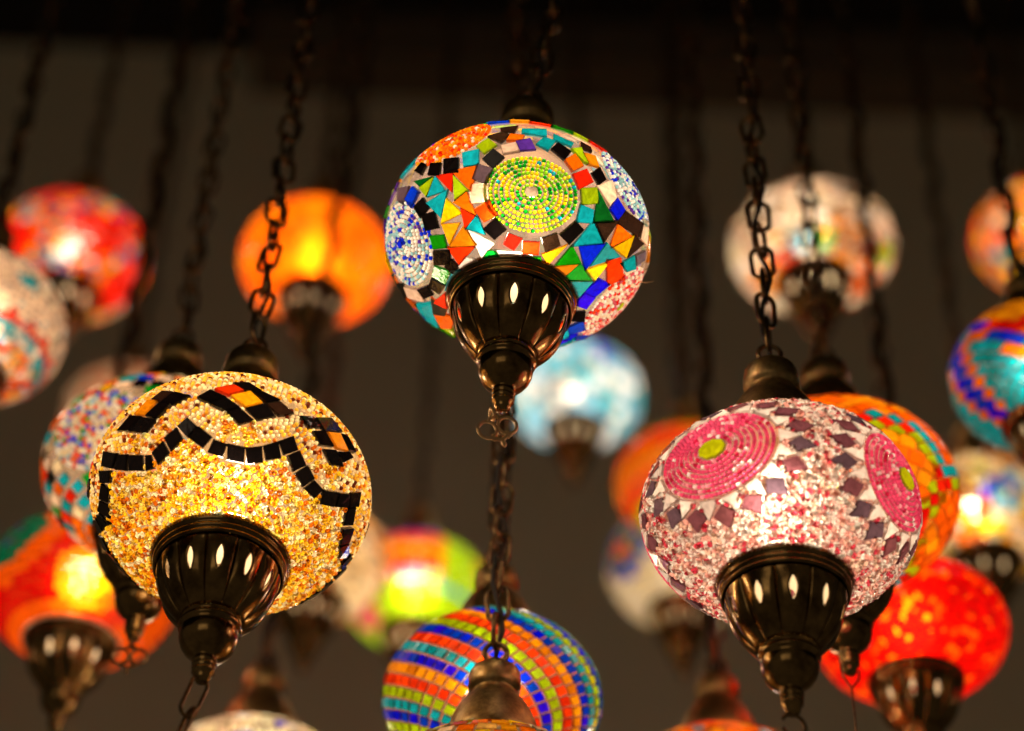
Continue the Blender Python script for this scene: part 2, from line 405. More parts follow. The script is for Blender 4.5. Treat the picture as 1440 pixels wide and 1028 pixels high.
LAMPS = {}
def lamp(key, name, label, pos, a, k, power, nf=10, globe_mat=None, near=False, links_to=0., lean=(0, 0), yaw=0., cabled=True):
    e = bpy.data.objects.new(name, None); col.objects.link(e); e.location = pos; e.empty_display_size = .05
    e['label'] = label; e['category'] = 'lamp'; e['group'] = 'mosaic glass lamps hanging on chains'
    # globe
    nl, nb = (72, 40) if near else (48, 26)
    pr = []
    for j in range(nb + 1):
        la = -86 + 172 * j / nb
        pr.append((a * math.cos(R_(la)), a * k * math.sin(R_(la))))
    v, f = lathe(pr, nl)
    nb_ = sum(1 for j in range(nb) if -86 + 172 * (j + 1) / nb < -66) * nl
    g = obj('globe', v, f, None, e, mats=[globe_mat, BARE], midx=[1 if q < nb_ else 0 for q in range(len(f))])
    # cup below, cap above
    zr = -k * a * math.sqrt(1 - .455 ** 2)
    up, mid, dn = cup_mesh(a, nf, zr)
    cup = obj('cup', *merge([up, mid]), BRONZE, e)
    so = cup.modifiers.new('thickness', 'SOLIDIFY'); so.thickness = .0011; so.offset = -1
    cup.rotation_euler.z = R_(yaw)
    fin = obj('finial', *dn, BRONZE, e)
    zc = k * a * math.sqrt(1 - .40 ** 2)
    cap = obj('cap', *cap_mesh(a, zc), CAPM, e)
    ztop = zc + .853 * a
    rg = obj('hanging_ring', *torus_arc((0, 0, ztop + .0065), .0075, .0017, plane='xz', n=22), CHAINM, cap)
    # chain: single links as far as they can be told apart, then one run up to the ceiling
    z = ztop + .0065 + .0075 + LINK_L / 2 - 2 * WIRE - .001
    top = CEIL_Z - pos[2]; i = 0
    lx, ly = lean
    rest = []; lone = []
    while z < top:
        t_ = z - ztop; x, y = lx * t_, ly * t_
        rz = (90 if i % 2 == 0 else 0) + random.uniform(-32, 32); tl = random.uniform(-9, 9)
        (lone if t_ < links_to else rest).append((x, y, z, rz, tl, lx, ly)); z += PITCH_L * (.985 if i % 3 else 1.0); i += 1
    V, F = [], []
    for (x, y, zz, rz, tl, ax, ay) in rest:
        M = Matrix.Translation((x, y, zz)) @ Matrix.Rotation(math.atan(ax), 4, 'Y') @ Matrix.Rotation(R_(rz), 4, 'Z') @ Matrix.Rotation(R_(tl), 4, 'Y')
        o_ = len(V); V += [tuple(M @ Vector(q)) for q in clv]; F += [tuple(w + o_ for w in q) for q in clf]
    ch = obj('chain', V, F, CHAINM, e)
    for (x, y, zz, rz, tl, ax, ay) in lone:
        l_ = share('link', LINK, ch, (x, y, zz)); l_.rotation_euler = (Matrix.Rotation(math.atan(ax), 3, 'Y') @ Matrix.Rotation(R_(rz), 3, 'Z') @ Matrix.Rotation(R_(tl), 3, 'Y')).to_euler()
    # supply cable threaded through the chain
    pts = []; zz = ztop; q = 0
    while zz < top:
        t_ = zz - ztop; s_ = .0042 if t_ > .02 else .001
        pts.append((lx * t_ + s_ * math.sin(q * .9 + pos[0] * 50), ly * t_ + s_ * math.cos(q * .7), zz)); zz += .012; q += 1
    if cabled: obj('cable', *sweep(pts,   .0017 if links_to > .1 else .0044, 6), CABLE, ch)
    # bulb
    ld = bpy.data.lights.new('bulb', 'POINT'); ld.energy = power * BULB * (a / .085) ** 2; ld.color = (1.0, .81, .58); ld.shadow_soft_size = .016
    lo = bpy.data.objects.new('bulb', ld); col.objects.link(lo); lo.parent = e; lo.location = (0, 0, .14 * a)
    LAMPS[key] = dict(e=e, g=g, a=a, k=k, pos=np.array(pos), cup=cup, fin=fin, zr=zr)
    return LAMPS[key]

def cover(ld, tiles, thick=.0019, single=True, name='glass_tile', shrink=.97, limit=300, vary=True, lat_min=-66, lat_max=68):
    """lay tiles on a globe: facing ones as single parts, the others joined"""
    a, k, g = ld['a'], ld['k'], ld['g']; S = np.array((1, 1, k))
    view = np.array((0, 0, 1.5)) - ld['pos']; view /= np.linalg.norm(view)
    items = []
    for poly, key in tiles:
        P = np.array(poly); c = P.mean(0); c /= np.linalg.norm(c)
        la = lonlat(c)[1]
        if la < lat_min or la > lat_max: continue
        n_ = c / S; n_ /= np.linalg.norm(n_)
        P = c + (P - c) * shrink; P /= np.linalg.norm(P, axis=1)[:, None]
        c0 = np.cross(P[1] - P[0], P[2] - P[0])
        if np.dot(c0, c) < 0: P = P[::-1]
        m_ = len(P); W3 = P * a * S; cw = W3.mean(0)
        th = thick * rng.uniform(.8, 1.15); tl = rng.normal(0, .035, 3)
        base = W3 - n_ * .0007; mid = W3 + n_ * th * .7; topv = cw + (W3 - cw) * .94 + n_ * th
        d_ = (topv - cw) @ tl; topv = topv + n_[None, :] * d_[:, None]; mid = mid + n_[None, :] * d_[:, None]
        V = np.concatenate((base, mid, topv)); F = []
        for j in range(2):
            for i in range(m_): F.append((j * m_ + i, j * m_ + (i + 1) % m_, (j + 1) * m_ + (i + 1) % m_, (j + 1) * m_ + i))
        F.append(tuple(2 * m_ + i for i in range(m_)))
        items.append((float(np.dot(n_, view)), V, F, key))
    items.sort(key=lambda q: -q[0])
    n1 = 0; V, F, mi, keys = [], [], [], []
    for fc, v, f, key in items:
        if single and fc > -.12 and n1 < limit:
            obj(name, v.tolist(), f, tile_mat(key), g, smooth=False); n1 += 1
        else:
            if vary and key[0] not in 'KN':
                u_ = rng.random(); key = key + ('d' if u_ < .3 else 'p' if u_ > .88 else '')
            if key not in keys: keys.append(key)
            o_ = len(V); V += v.tolist(); F += [tuple(x + o_ for x in q) for q in f]; mi += [keys.index(key)] * len(f)
    if V:
        o = obj('mosaic', V, F, None, g, smooth=False, mats=[tile_mat(q) for q in keys], midx=mi); o['kind'] = 'stuff'
    return n1

# ------------------------------------------------------------------ setting
def slab(name, x0, x1, y0, y1, z0, z1, mat):
    v = [(x, y, z) for z in (z0, z1) for y in (y0, y1) for x in (x0, x1)]
    f = [(0, 2, 3, 1), (4, 5, 7, 6), (0, 1, 5, 4), (2, 6, 7, 3), (0, 4, 6, 2), (1, 3, 7, 5)]
    o = obj(name, v, f, mat, smooth=False); o['kind'] = 'structure'
    return o
slab('wall', -6, 6, 2.95, 3.1, 0, CEIL_Z, plain_mat('brown_plaster', (.68, .60, .43), .9, .12, 2.2))
slab('fade_beam', -.52, 6, 2.84, 2.95, 4.74, CEIL_Z, plain_mat('fade_brown', (.14, .095, .06), .8, .3, 4.))  # added strip, its mid brown imitates the fade up into darkness
slab('ceiling', -6, 6, -2, 3.1, CEIL_Z, CEIL_Z + .1, plain_mat('dark_ceiling_paint', (.012, .008, .006), .9, .2, 2.))

# tile outlines on the globe as (colour, lon lat ...); the first D paints shade on a lime tile
TRACE_A = """K -46 2.7 -43.1 -1.7 -45.9 -6.1 -49.5 -0.2
K -39.8 -3.7 -35.2 -6.5 -36.4 -13.5 -41.3 -9.8
K -32.8 -5.3 -26.8 -7.5 -27.1 -15.9 -33.2 -13.9
T -23.9 -5.5 -17.7 -5 -17.7 -14.5 -23.4 -13.8
D -49.9 -8 -40.4 -12.8 -47.1 -13.7
L -40.1 -13.8 -39.9 -15.3 -44.7 -21.3 -47.1 -14.8
T -38.2 -14.2 -35.1 -23.7 -44 -22
R -36.9 -14.2 -29.4 -15.5 -31.7 -25
O -29 -15.2 -18.2 -15.6 -22.1 -27.6
L -29 -18.6 -23.9 -27.6 -30.7 -30.7
S -17.3 -15.1 -11.6 -18.4 -14.4 -25.7 -19.9 -22
P -21.2 -25.7 -13.9 -27 -14.2 -34.8 -22.7 -34.2
N -8.7 13.8 -2.3 15.9 -3.3 9.5 -8 9.7
N -13.2 5.5 -7.9 7.9 -5.4 5.3 -8.1 0
L -17.8 -1.6 -13.6 2.6 -10.3 -2.7 -14.9 -7.2
O -5.2 0.9 -4.1 5.7 0.9 5.4 0.1 1.2
V -1.2 -0.3 3.7 2.9 6 -4.1 0.1 -6
T 1 12.5 9.9 15.8 9.9 8.7 1.1 8.7
T 7.1 0 9.6 6 14.1 5.1 11.6 -2.9
T 14.4 11.8 21.9 8.9 21.1 5.4 14.2 6.4
K 13.6 -2.1 15.8 3.8 20.9 -0.1 18.9 -6.7
K -14.9 -11.5 -10.9 -6.5 -6.9 -11.4 -11 -17.1
P -7.3 -3.6 -2.1 -1.7 -0.5 -7 -6.4 -8.8
L 22.2 2.2 25.9 5.9 29.2 -3.2 26.9 -3.1
O 19.7 -7.5 23.4 -1 27.2 -6.5 23.4 -12.1
R 24.5 -14.6 29.4 -8.4 33.2 -13.4 28.5 -20.4
A 27.4 2.7 33 5.7 34.7 -1.1 30 -3.2
K 32.6 -8.4 35.6 -2.2 39.1 -7.7 36.7 -12.5
L 29.8 -20.7 35.9 -16.3 39 -22.8 32.6 -27.6
P 37.1 -14.3 42.8 -6.1 46.5 -13.6 45 -19.2
N 26.7 12.6 30.7 12.3 31.1 8.5 26.4 7.9
D 38.3 -17.1 50.8 -25.7 42 -32.4
B 48.1 -13.5 54 -15.7 52.5 -22.6 47 -21.3
N 55.6 -15.5 68.4 -9.2 70.2 -16.4 55.3 -23.6
T 32.2 -29 38.5 -28.1 40.9 -33.5 33.9 -36.9
K 33 -38 38.8 -39.4 36.6 -47.7 29 -45.9
N 43.3 -32.5 53.3 -23.8 53.3 -36.5
T 42 -33.8 53.7 -37.8 40 -47.3
O 55.1 -24.8 65 -22.7 59.6 -35.7
Y 66.7 -21.1 71.3 -31.1 60.8 -34.7
N 67.1 -20 77.3 -14.5 72.4 -29.6
P 68.7 -6.3 75.1 0.2 79.3 -11.3 71 -16
T 76.8 -25.6 83.9 -26.3 80.5 -32.5 73.4 -34.9
S 77.5 -23.5 81.5 -15 85.2 -16.8 82.4 -24.7
G 39.3 -48.8 51.9 -52.2 38.7 -59.1
B 44.3 -46.3 54.9 -38.2 58 -51.8
T 56.5 -36.6 67 -35.3 59.9 -48.3
Y 60 -52.3 66.4 -41.8 71.3 -51.3
E 65.3 -41.3 70.5 -34.6 83.7 -35.6 80.4 -44.6
A 34.5 -62.6 51.1 -54 52.3 -63.7
G 53.6 -52.9 70.4 -52.2 53.4 -63.5
T 60.2 -60.6 71.2 -52.3 79.4 -60.4
B 73.6 -49.1 81.7 -45 86 -52.5 77.5 -56.4
B 80.2 -57.6 87.6 -53 96.7 -56.4 89.7 -61.6
P 54.4 -63.8 62.1 -61.1 71.9 -63.8
G 68.7 -62.1 79.6 -60.9 77.9 -64.6
P 81 -64.4 80.2 -60.9 91.8 -62.5 96.5 -64.2
K 100.2 -63.7 101.7 -56.7 111.6 -54.9 111.2 -62.1
B 122.6 -59.1 113.4 -54.9 124.4 -48.2 130.3 -54.2
T 124.2 -59.3 135 -51.8 138.5 -57
B 133.6 -46.4 135.2 -29.8 140.2 -31.8 138 -42.4
T 152.9 -45.5 138.8 -47 140.3 -31.9 158.5 -36.9
O 139.5 -31.6 132.4 -28.6 130.7 -27.9 133.1 -29.1
S -61.5 -2.3 -54.5 -8.5 -59.7 -15.1 -62.6 -9.8
B -51.6 -11.1 -49.1 -16.5 -55.4 -20.5 -57.3 -13.9
K -47.5 -21.7 -46.4 -27.8 -52.7 -29.1 -53.2 -22.7
K -50.7 -29.9 -44.3 -31.8 -46.2 -39 -53.1 -36.6
G -53 -40.9 -46 -44 -48.8 -49.1 -56.3 -45.9
K -58.1 -47.3 -49.2 -51.3 -55.9 -56.1 -65.1 -51.1
T -33.9 -24.5 -41.2 -35.1 -45.2 -25.6
Y -35 -29.2 -30.2 -37.8 -42.1 -38.2
O -24.3 -29 -22.1 -41 -31.3 -31.9
R -28.8 -36.3 -22.8 -41 -30.1 -45.4
A -42.8 -39.7 -33.3 -42.4 -44.6 -48.6
A -31.5 -45 -28.4 -54 -45.5 -50.1
E -47.7 -50.1 -30.9 -55.2 -48.5 -58.8
E -21.1 -38.2 -13.8 -35.3 -10.7 -42.2 -18 -44.2
T -21.3 -41.5 -19.8 -50.1 -29.2 -45.8
K -11.4 -44.2 -6.1 -49.2 -13.5 -53 -18.6 -48.1
W -28.4 -47.4 -15.3 -55.2 -27 -60
R -3.6 -51.6 4.7 -53.3 0.1 -58.5 -6.6 -56
R 7.2 -54.6 17.2 -53.5 19.2 -58.6 8.7 -59.5
N 19.4 -51.1 25.8 -46.9 30.9 -50.8 24.8 -55.7
G -20.4 -58.5 -14.7 -59.1 -12.2 -61.9 -28.2 -62.3
W -14.5 -58.7 4.7 -59.4 6.1 -62 -10.9 -62.3
G 8.7 -61.4 22.5 -59.8 25.4 -62.1 16.7 -62.8
A 24 -57.8 35.3 -50 31.9 -60.8
W -39.9 -57.9 -32.4 -61.8 -54.3 -60
G -67.5 -52.1 -61.5 -59 -75.2 -59.4 -76 -52.9
K -79.5 -52.9 -77.5 -59.5 -89.1 -57.6 -88 -52
K -96.2 -45.5 -89.3 -50.6 -94.8 -53.5 -101.3 -48.4
P -103.5 -33.4 -98.2 -43.9 -105.4 -46.1 -112 -31.1
K -108.2 -22.8 -101.6 -32.4 -116.3 -24.4 -116 -22.5
T -60.1 -59 -53.2 -61.9 -81.1 -61.7 -81.3 -60.4
R -84.9 -61.2 -104.3 -60.3 -101.2 -54.7
O -99.4 -52.7 -102 -55.1 -106.4 -59.7 -114.8 -56.5 -114.7 -50.5
O -116.9 -50.2 -117.8 -60.7 -131.2 -53.2 -132.3 -45
T -114.6 -37.6 -106.2 -51.5 -131.1 -41.8 -129.7 -29.3
T -106.5 -16.7 -107.6 -17.4 -116.3 -22.6 -114.5 -21.6
O -117.5 -23.3 -114 -37.1 -127 -28 -122.4 -25.9
L -135.5 -31.6 -135.1 -51.7 -147.1 -35.3 -141.4 -33.7
O -130.4 -29.7 -137.8 -32.5 -139 -33 -133.5 -31
P -146 -35.1 -149.9 -36 -153.7 -36.9 -150 -36.2
L -140.4 -48.3 -145.9 -45 -151 -36.2"""
TRACE_B = """K -57.1 -10.1 -49.2 -18.2 -54.4 -23.2 -60.2 -17
K -48.5 -19.4 -43.8 -22.6 -47.1 -29.5 -52.8 -25.1
K -43 -23.4 -36.2 -27.1 -38.4 -34.1 -45.4 -30.5
K -34.4 -27.9 -31.8 -29 -32.2 -35.5 -36.5 -34.9
K -30.7 -28.1 -24.6 -24.5 -22.4 -31.3 -29.2 -34.7
K -23.6 -22.8 -17.8 -19.1 -15.3 -25.5 -21.2 -30.5
K -17.1 -18.4 -13 -14.5 -9 -19.8 -13.2 -24.7
K -12.5 -25.1 -8.1 -20.1 -2.6 -25.5 -6.7 -30.6
K -1.6 -26.8 4.2 -28.8 2.6 -35 -4.1 -33
K 4.7 -28.5 12.2 -29.2 12.8 -36.4 5.2 -36
K 12.9 -29.3 19.3 -26.8 21.7 -34 14.9 -36.5
K 20.1 -26.3 25.5 -22 29.1 -29.1 23.1 -32.5
K 26.1 -21.4 31.1 -16.1 34.9 -21.6 30 -27
K 31.7 -26.8 35.8 -21.9 41 -26.5 37.1 -32.2
K 38.7 -32.9 42 -26.5 47.9 -29.7 45.3 -36.1
K 46.7 -36.5 48.9 -30.4 55.1 -31 54.2 -37
K 55.7 -31 62.8 -26.2 65.7 -32.8 58.9 -36.8
K 63.7 -25.8 68.6 -21.3 73 -25.9 67.1 -31.5
K 69.1 -20.2 74.3 -13.6 77.8 -19.8 73.7 -25.1
K 73.6 -26.3 77.6 -21.2 84.2 -26.3 79.7 -31.8
K 81.8 -32.9 86.3 -26.7 93.3 -29.9 90.8 -35.4
K 92.1 -35.9 94.4 -29.8 105.6 -26.9 100.6 -35.5
K -62.8 -17.4 -56.3 -23.2 -60.1 -27.4 -65.4 -22.7
K -65.9 -23.2 -62.5 -29.1 -68.4 -32.6 -73.2 -26
K -73.7 -27 -69.8 -33.3 -76.5 -36.3 -79.8 -27.4
K -84.2 -25.7 -79.5 -33.8 -78.8 -38.4 -88.5 -30.5
K -47.3 -4.5 -40.2 -0.2 -34.4 -5 -40.5 -10.4
K -39.7 -11.3 -33.5 -6.3 -26.4 -11.2 -32.5 -16.3
A -37.9 -0.5 -31.9 5.6 -26.3 1.7 -32 -5.4
K -31.5 -6.1 -25.2 -0.9 -20.6 -4.3 -26.1 -10.7
N -29.7 4.9 -25.6 8.9 -20.7 5.4 -25.6 0.1
K -24.8 -0.3 -19.7 4.9 -13 -0.1 -18.8 -4.2
K -9.4 -2.1 -4.9 3.3 1.4 -2 -4.7 -6.3
E -3 3.7 3.8 8.2 7.8 4.3 2.4 -0.3
K -4.6 -6.6 1.8 -2.7 7.2 -8 2.1 -11.4
A 3.8 -1.3 10.6 3.9 15.7 -2.5 9.7 -7.5
K 3.7 9.8 9.4 12.3 14.8 7.2 8.7 4.6
K 10.8 4.4 14.8 6.2 22.3 3.2 17.1 -1.5
K 3 -12 7.7 -8.6 13.8 -14.2 8.2 -17.9
K 10.2 -8.4 17 -3 21.9 -8.7 15.4 -13.6
N 18 -2.6 22.9 1.8 28.7 -3.2 23.3 -7.6
K 31.9 -2.8 37.4 1.5 42.2 -1.8 36.9 -7.1
K 39 1.7 46.9 10.7 53.7 7.9 44.2 -2.9
K 38.8 -7.8 43.7 -3.4 49.4 -8.4 43.4 -12.7
A 45.8 -2.1 52.2 3.8 57.7 -2.6 51.7 -7.5
K 53.6 5 57.2 7 62.8 2.1 58.3 -1.9
K 45.8 -13.8 51.3 -9.5 57.8 -13.7 52.3 -18.2
K 52.5 -9.3 58.5 -2.9 61.8 -3.3 57.7 -10.9"""

# ------------------------------------------------------------------ charms
def double_ring_charm(ld, yaw=0., roll=0., mat=CHARM):
    z = ld['zr'] - 1.072 * ld['a']
    parts = [torus_arc((0, 0, -.003), .0035, .0009, plane='yz', n=14),
             torus_arc((-.0066, 0, -.0125), .0058, .0011, n=22), torus_arc((.0066, 0, -.0125), .0058, .0011, n=22),
             torus_arc((0, 0, -.0078), .0035, .0010, 20, 160, 10),
             torus_arc((0, 0, -.0165), .0046, .0011, 180, 360, 12), sweep([(-.0046, 0, -.0165), (-.0062, 0, -.0195), (-.0040, 0, -.0205)], .0009),
             sweep([(.0046, 0, -.0165), (.0062, 0, -.0195), (.0040, 0, -.0205)], .0009),
             sweep([(0, 0, -.0205), (0, 0, -.0245), (0, 0, -.0262)], [.0011, .0016, .0005])]
    o = obj('charm', *merge(parts), mat, ld['fin']); o.scale = (.98, 1.1, 1.0); o.location = (0, 0, z); o.rotation_euler = (R_(8), R_(roll), R_(yaw))
    return o
def loop_charm(ld, tilt=0.):
    z = ld['zr'] - 1.06 * ld['a']
    parts = [sweep([(q[0], q[1], q[2] - .013) for q in stadium(.030, .0105, 20)], .0013, 6, True),
             sweep([(q[1] + .002, q[0], q[2] - .034) for q in stadium(.026, .0095, 20)], .0013, 6, True)]
    o = obj('charm', *merge(parts), CHAINM, ld['fin']); o.location = (0, 0, z); o.rotation_euler = (R_(4), R_(tilt), R_(38))
def hook_charm(ld, wire=0.):
    z = ld['zr'] - 1.06 * ld['a']
    parts = [torus_arc((0, 0, -.008), .0075, .0012, 200, 520, 18)]
    if wire: parts = [sweep([(-.007, 0, .004), (-.006, 0, -.004), (0, 0, -.012), (.006, 0, -.004), (.007, 0, .004)], .0009), sweep([(0, 0, -.012), (.0006, 0, -.012 - wire / 2), (0, 0, -.012 - wire)], .0007)]
    o = obj('charm', *merge(parts), CHAINM, ld['fin']); o.location = (0, 0, z); o.rotation_euler = (0, 0, R_(20))

# ================================================================== the three lamps in focus
# ---- many-coloured mosaic lamp with bead rosettes, top centre
g_pink = grout_mat('pinkish_white_grout', (232, 200, 182), .62)
A = lamp('A', 'mosaic_lamp', 'multicoloured mosaic lamp with yellow-green bead rosette, topmost lamp in the middle', (0.0004, 1.0386, 2.5113), .085, 0.716, 2.0, 10, g_pink, True, .22, (.13, 0), yaw=-86)
A['e'].rotation_euler.y = R_(2.2)
tA = parse(TRACE_A)
DISC = [('green', sph(7, -30), 3.6, 20.5), ('blue', sph(-75, -29), 2.5, 20.5), ('orange', sph(-33, 14), 2.5, 20), ('pale', sph(59, 10), 2.5, 20.5), ('pink', sph(108, -32), 3., 21), ('blue', sph(165, -20), 3., 20), ('green', sph(-140, 12), 3., 20)]
vA = np.array((0, 0, 1.5)) - A['pos']; vA /= np.linalg.norm(vA)
def hid(lo, la):
    c = sph(lo, la); n_ = c / np.array((1, 1, A['k'])); n_ /= np.linalg.norm(n_)
    if float(np.dot(n_, vA)) > .10 or any(cdist(c, d[1]) < d[3] + 4 for d in DISC): return None
    return str(rng.choice(list('KTOBYGRLPNAV')))
cover(A, tA + grid(-65, 62, 8.5, hid, .95), shrink=1.23)
inA = in_polys([q for q, _ in tA], 1.45)
def rimA(lo, la):
    c = sph(lo, la)
    return None if abs(lo) < 42 or inA(c) or hid(lo, la) or any(cdist(c, d[1]) < d[3] + 3 for d in DISC) else str(rng.choice(list('TOKGYEPB')))
cover(A, grid(-67, -42, 6.2, rimA, .93), lat_min=-68)
pals = dict(green=('LUGYT', (.32, .26, .22, .17, .03)), blue=('WHBVF', (.38, .28, .22, .07, .05)), orange=('OAEPR', (.4, .3, .15, .1, .05)),
            pale=('HWFVB', (.35, .3, .15, .12, .08)), pink=('IPWER', (.3, .35, .2, .1, .05)))
extra = dict(H=(150, 205, 215), I=(225, 95, 110), U=(215, 205, 25), L=(120, 190, 20))
P_, T_, C_, Z_ = [], [], [], []
for nm, c, r0_, r1_ in DISC:
    q, tg, ring = disc_rings(c, r0_, r1_, 2.02)
    q = [(x, y) for x, y in zip(q, tg) if -64 < lonlat(x)[1] < 66]
    P_ += [x for x, _ in q]; T_ += [y for _, y in q]; C_ += list(bead_cols(len(q), *pals[nm], extra)); Z_ += list(rng.uniform(.8, 1., len(q)) * .00150)
beads('beads', A['g'], .085, A['k'], P_, Z_, C_, T_, aspect=1.05)
ctr = []
for (nm, c, r0_, r1_), key in zip(DISC, ('Pd', 'B', 'P', 'B', 'U', 'P', 'P')):
    ctr.append(([polar(c, x + 12, r0_ * (1.05 if key[0] == 'P' else .95)) for x in ((45, 135, 225, 315) if nm in ('green', 'pale') else (0, 60, 120, 180, 240, 300))], key))
cover(A, ctr, thick=.0016)
double_ring_charm(A, yaw=8, roll=-26).location.x = -.007
w0 = sph(96, -22) * .085 * np.array((1, 1, A['k']))
obj('stray_wire', *merge([sweep([tuple(w0), tuple(w0 + (.006, 0, -.001)), tuple(w0 + (.011, 0, .001))], .00035), sweep([tuple(w0 + (0, 0, .004)), tuple(w0 + (.004, 0, .009)), tuple(w0 + (.007, 0, .012))], .0003)]), CHARM, A['g'])

# ---- gold bead lamp with black scalloped tile border, left
g_gold = grout_mat('sandy_grout', (236, 196, 146), .6)
B = lamp('B', 'mosaic_lamp', 'gold bead lamp with a scalloped border of black tiles, large in front at left', (-0.1753, 1.1311, 2.3656), .088, 0.722, 2.0, 12, g_gold, True, .36, (.02, -.105), yaw=-82)
B['e'].rotation_euler.x = R_(-6.0)
tB = parse(TRACE_B)
unit = [t for t in tB if (-12.5 < lonlat(np.mean(t[0], 0))[0] < 30)]
def spin(poly, d):
    c_, s_ = math.cos(R_(d)), math.sin(R_(d))
    return [np.array((v[0] * c_ - v[1] * s_, v[0] * s_ + v[1] * c_, v[2])) for v in poly]
allB = list(tB)
for kk in (2, 3, 4, -2, -3):
    for poly, key in unit:
        q = spin(poly, kk * 42)
        lo = lonlat(np.mean(q, 0))[0]
        if 104 < lo or lo < -80: allB.append((q, key))
cover(B, allB, shrink=1.09, thick=.0024)
inB = in_polys([q for q, _ in allB], 1.24)
zz = sorted((lonlat(np.mean(q, 0)) for q, kx in tB if kx == 'K' and lonlat(np.mean(q, 0))[1] < -4 and -52 < lonlat(np.mean(q, 0))[0] < 70))
zx, zy = [q[0] for q in zz], [q[1] for q in zz]
def upperB(v):
    lo, la = lonlat(v)
    if lo < -52 or lo > 68: lo = ((lo - 9 + 21) % 42) - 21 + 9
    if lonlat(v)[0] < -64 or lonlat(v)[0] > 76: return la > -34
    return la > np.interp(lo, zx, zy)
low = scatter(2.3, .79, lambda v: -65 < lonlat(v)[1] < 0 and not upperB(v) and not inB(v), .17)
X = dict(W=(255, 232, 180), Y=(250, 188, 30), A=(240, 146, 8), O=(208, 96, 4), C=(255, 212, 96))
beads('beads', B['g'], .088, B['k'], low, rng.uniform(.0016, .0022, len(low)), bead_cols(len(low), 'WYAOC', (.19, .27, .22, .11, .21), X), template=ring_bead_template(), tilt=.38, lift=.0004)
hi, hit = [], []
la = -46.
while la < 62:      # threaded rows above the border follow its scallops
    n_ = int(360 * math.cos(R_(la)) / 2.15)
    for i in range(n_):
        lo = -180 + 360 * i / n_
        ll = ((lo - 9 + 21) % 42) - 21 + 9
        sc_ = (np.interp(ll, zx, zy) + 14) * (.75 if la < 8 else .2)
        v = sph(lo, la + sc_); v2 = sph(lo + 1, la + (np.interp(ll + 1, zx, zy) + 14) * (.75 if la < 8 else .2))
        if upperB(v) and not inB(v): hi.append(v); hit.append(v2 - v)
    la += 2.3
X2 = dict(Y=(245, 190, 60), A=(230, 155, 35), N=(92, 30, 6), C=(255, 224, 168), O=(196, 92, 10))
beads('row_beads', B['g'], .088, B['k'], hi, rng.uniform(.0013, .00155, len(hi)), bead_cols(len(hi), 'YANCO', (.30, .14, .09, .40, .07), X2), hit, aspect=1.0, tilt=.08)
loop_charm(B, 12)

# ---- pink rosette lamp, right
g_rose = grout_mat('pale_rose_grout', (232, 168, 156), .6)
C = lamp('C', 'mosaic_lamp', 'pink bead lamp with deep pink rosettes and plum diamonds, large in front at right', (0.1683, 1.0987, 2.3398), .085, 0.689, 1.6, 10, g_rose, True, .36, (-.01, 0), yaw=-90)
tC = []; RD = 26.5; cen = [sph(-34.8 + 90.5 * i, -5.) for i in range(4)]
for c in cen:
    n_ = 17
    for i in range(n_):
        a0 = 360 * i / n_ + rng.uniform(-1.2, 1.2); hw = 360 / n_ / 2
        tC.append(([polar(c, a0 - hw * .93, RD + 1.3), polar(c, a0 + hw * .93, RD + 1.3), polar(c, a0 + rng.uniform(-2, 2), RD + 11 + rng.uniform(-.8, .8))], 'W'))
        b0 = a0 + hw; w_ = hw * .86
        tC.append(([polar(c, b0, RD + 4.2), polar(c, b0 + w_, RD + 9.6), polar(c, b0, RD + 17), polar(c, b0 - w_, RD + 9.6)], 'M' if rng.random() < .7 else 'S'))
    tC.append(([polar(c, x, 6.4) for x in range(0, 360, 40)], 'U'))
# where rosettes meet keep one tile per place
keepC = []
for poly, key in tC:
    c = np.mean(poly, 0); c /= np.linalg.norm(c)
    if all(cdist(c, q) > 5.2 for q in [w for w, _ in [(np.mean(p2, 0) / np.linalg.norm(np.mean(p2, 0)), 0) for p2, k2 in keepC]]) and (key == 'U' or min(cdist(c, d) for d in cen) > RD): keepC.append((poly, key))
cover(C, keepC, shrink=.97, thick=.0018)
P_, T_ = [], []
for c in cen:
    q, tg, ring = disc_rings(c, 7.8, RD + .3, 2.3); P_ += q; T_ += tg
beads('rosette_beads', C['g'], .085, C['k'], P_, rng.uniform(.0013, .0015, len(P_)), bead_cols(len(P_), 'IRWP', (.76, .08, .05, .11), dict(I=(230, 74, 120), R=(200, 24, 70), W=(255, 225, 226), P=(246, 150, 168))), T_, aspect=1.3)
# thin cord laid between the bead rows
inC = in_polys([q for q, _ in keepC], 1.05)
low = scatter(2.3, .73, lambda v: -65 < lonlat(v)[1] < 64 and min(cdist(v, d) for d in cen) > RD + 1.2 and not inC(v), .25)
beads('beads', C['g'], .085, C['k'], low, rng.uniform(.0014, .0019, len(low)), bead_cols(len(low), 'WPIC', (.50, .22, .12, .16), dict(W=(255, 236, 226), P=(248, 178, 166), I=(214, 62, 84), C=(255, 208, 186))), template=ring_bead_template(), tilt=.4, lift=.0004, aspect=1.4)
hook_charm(C)

# ================================================================== lamps just behind the focus
def patt(key, label, pos, a, k, power, tiles, grout, single=False, nf=10, near=False, links=0., lean=(0, 0), gmat=None, clear=.5, yaw=0., name='mosaic_lamp', thick=.0018, vary=True, soft=False):
    if soft and tiles: tiles = [(q, kx + 's') for q, kx in tiles]
    ld = lamp(key, name, label, pos, a, k, power, nf, gmat or grout_mat('grout_' + key.lower(), grout, clear), near, links, lean, yaw)
    if tiles: cover(ld, tiles, single=single, thick=thick, vary=vary)
    return ld

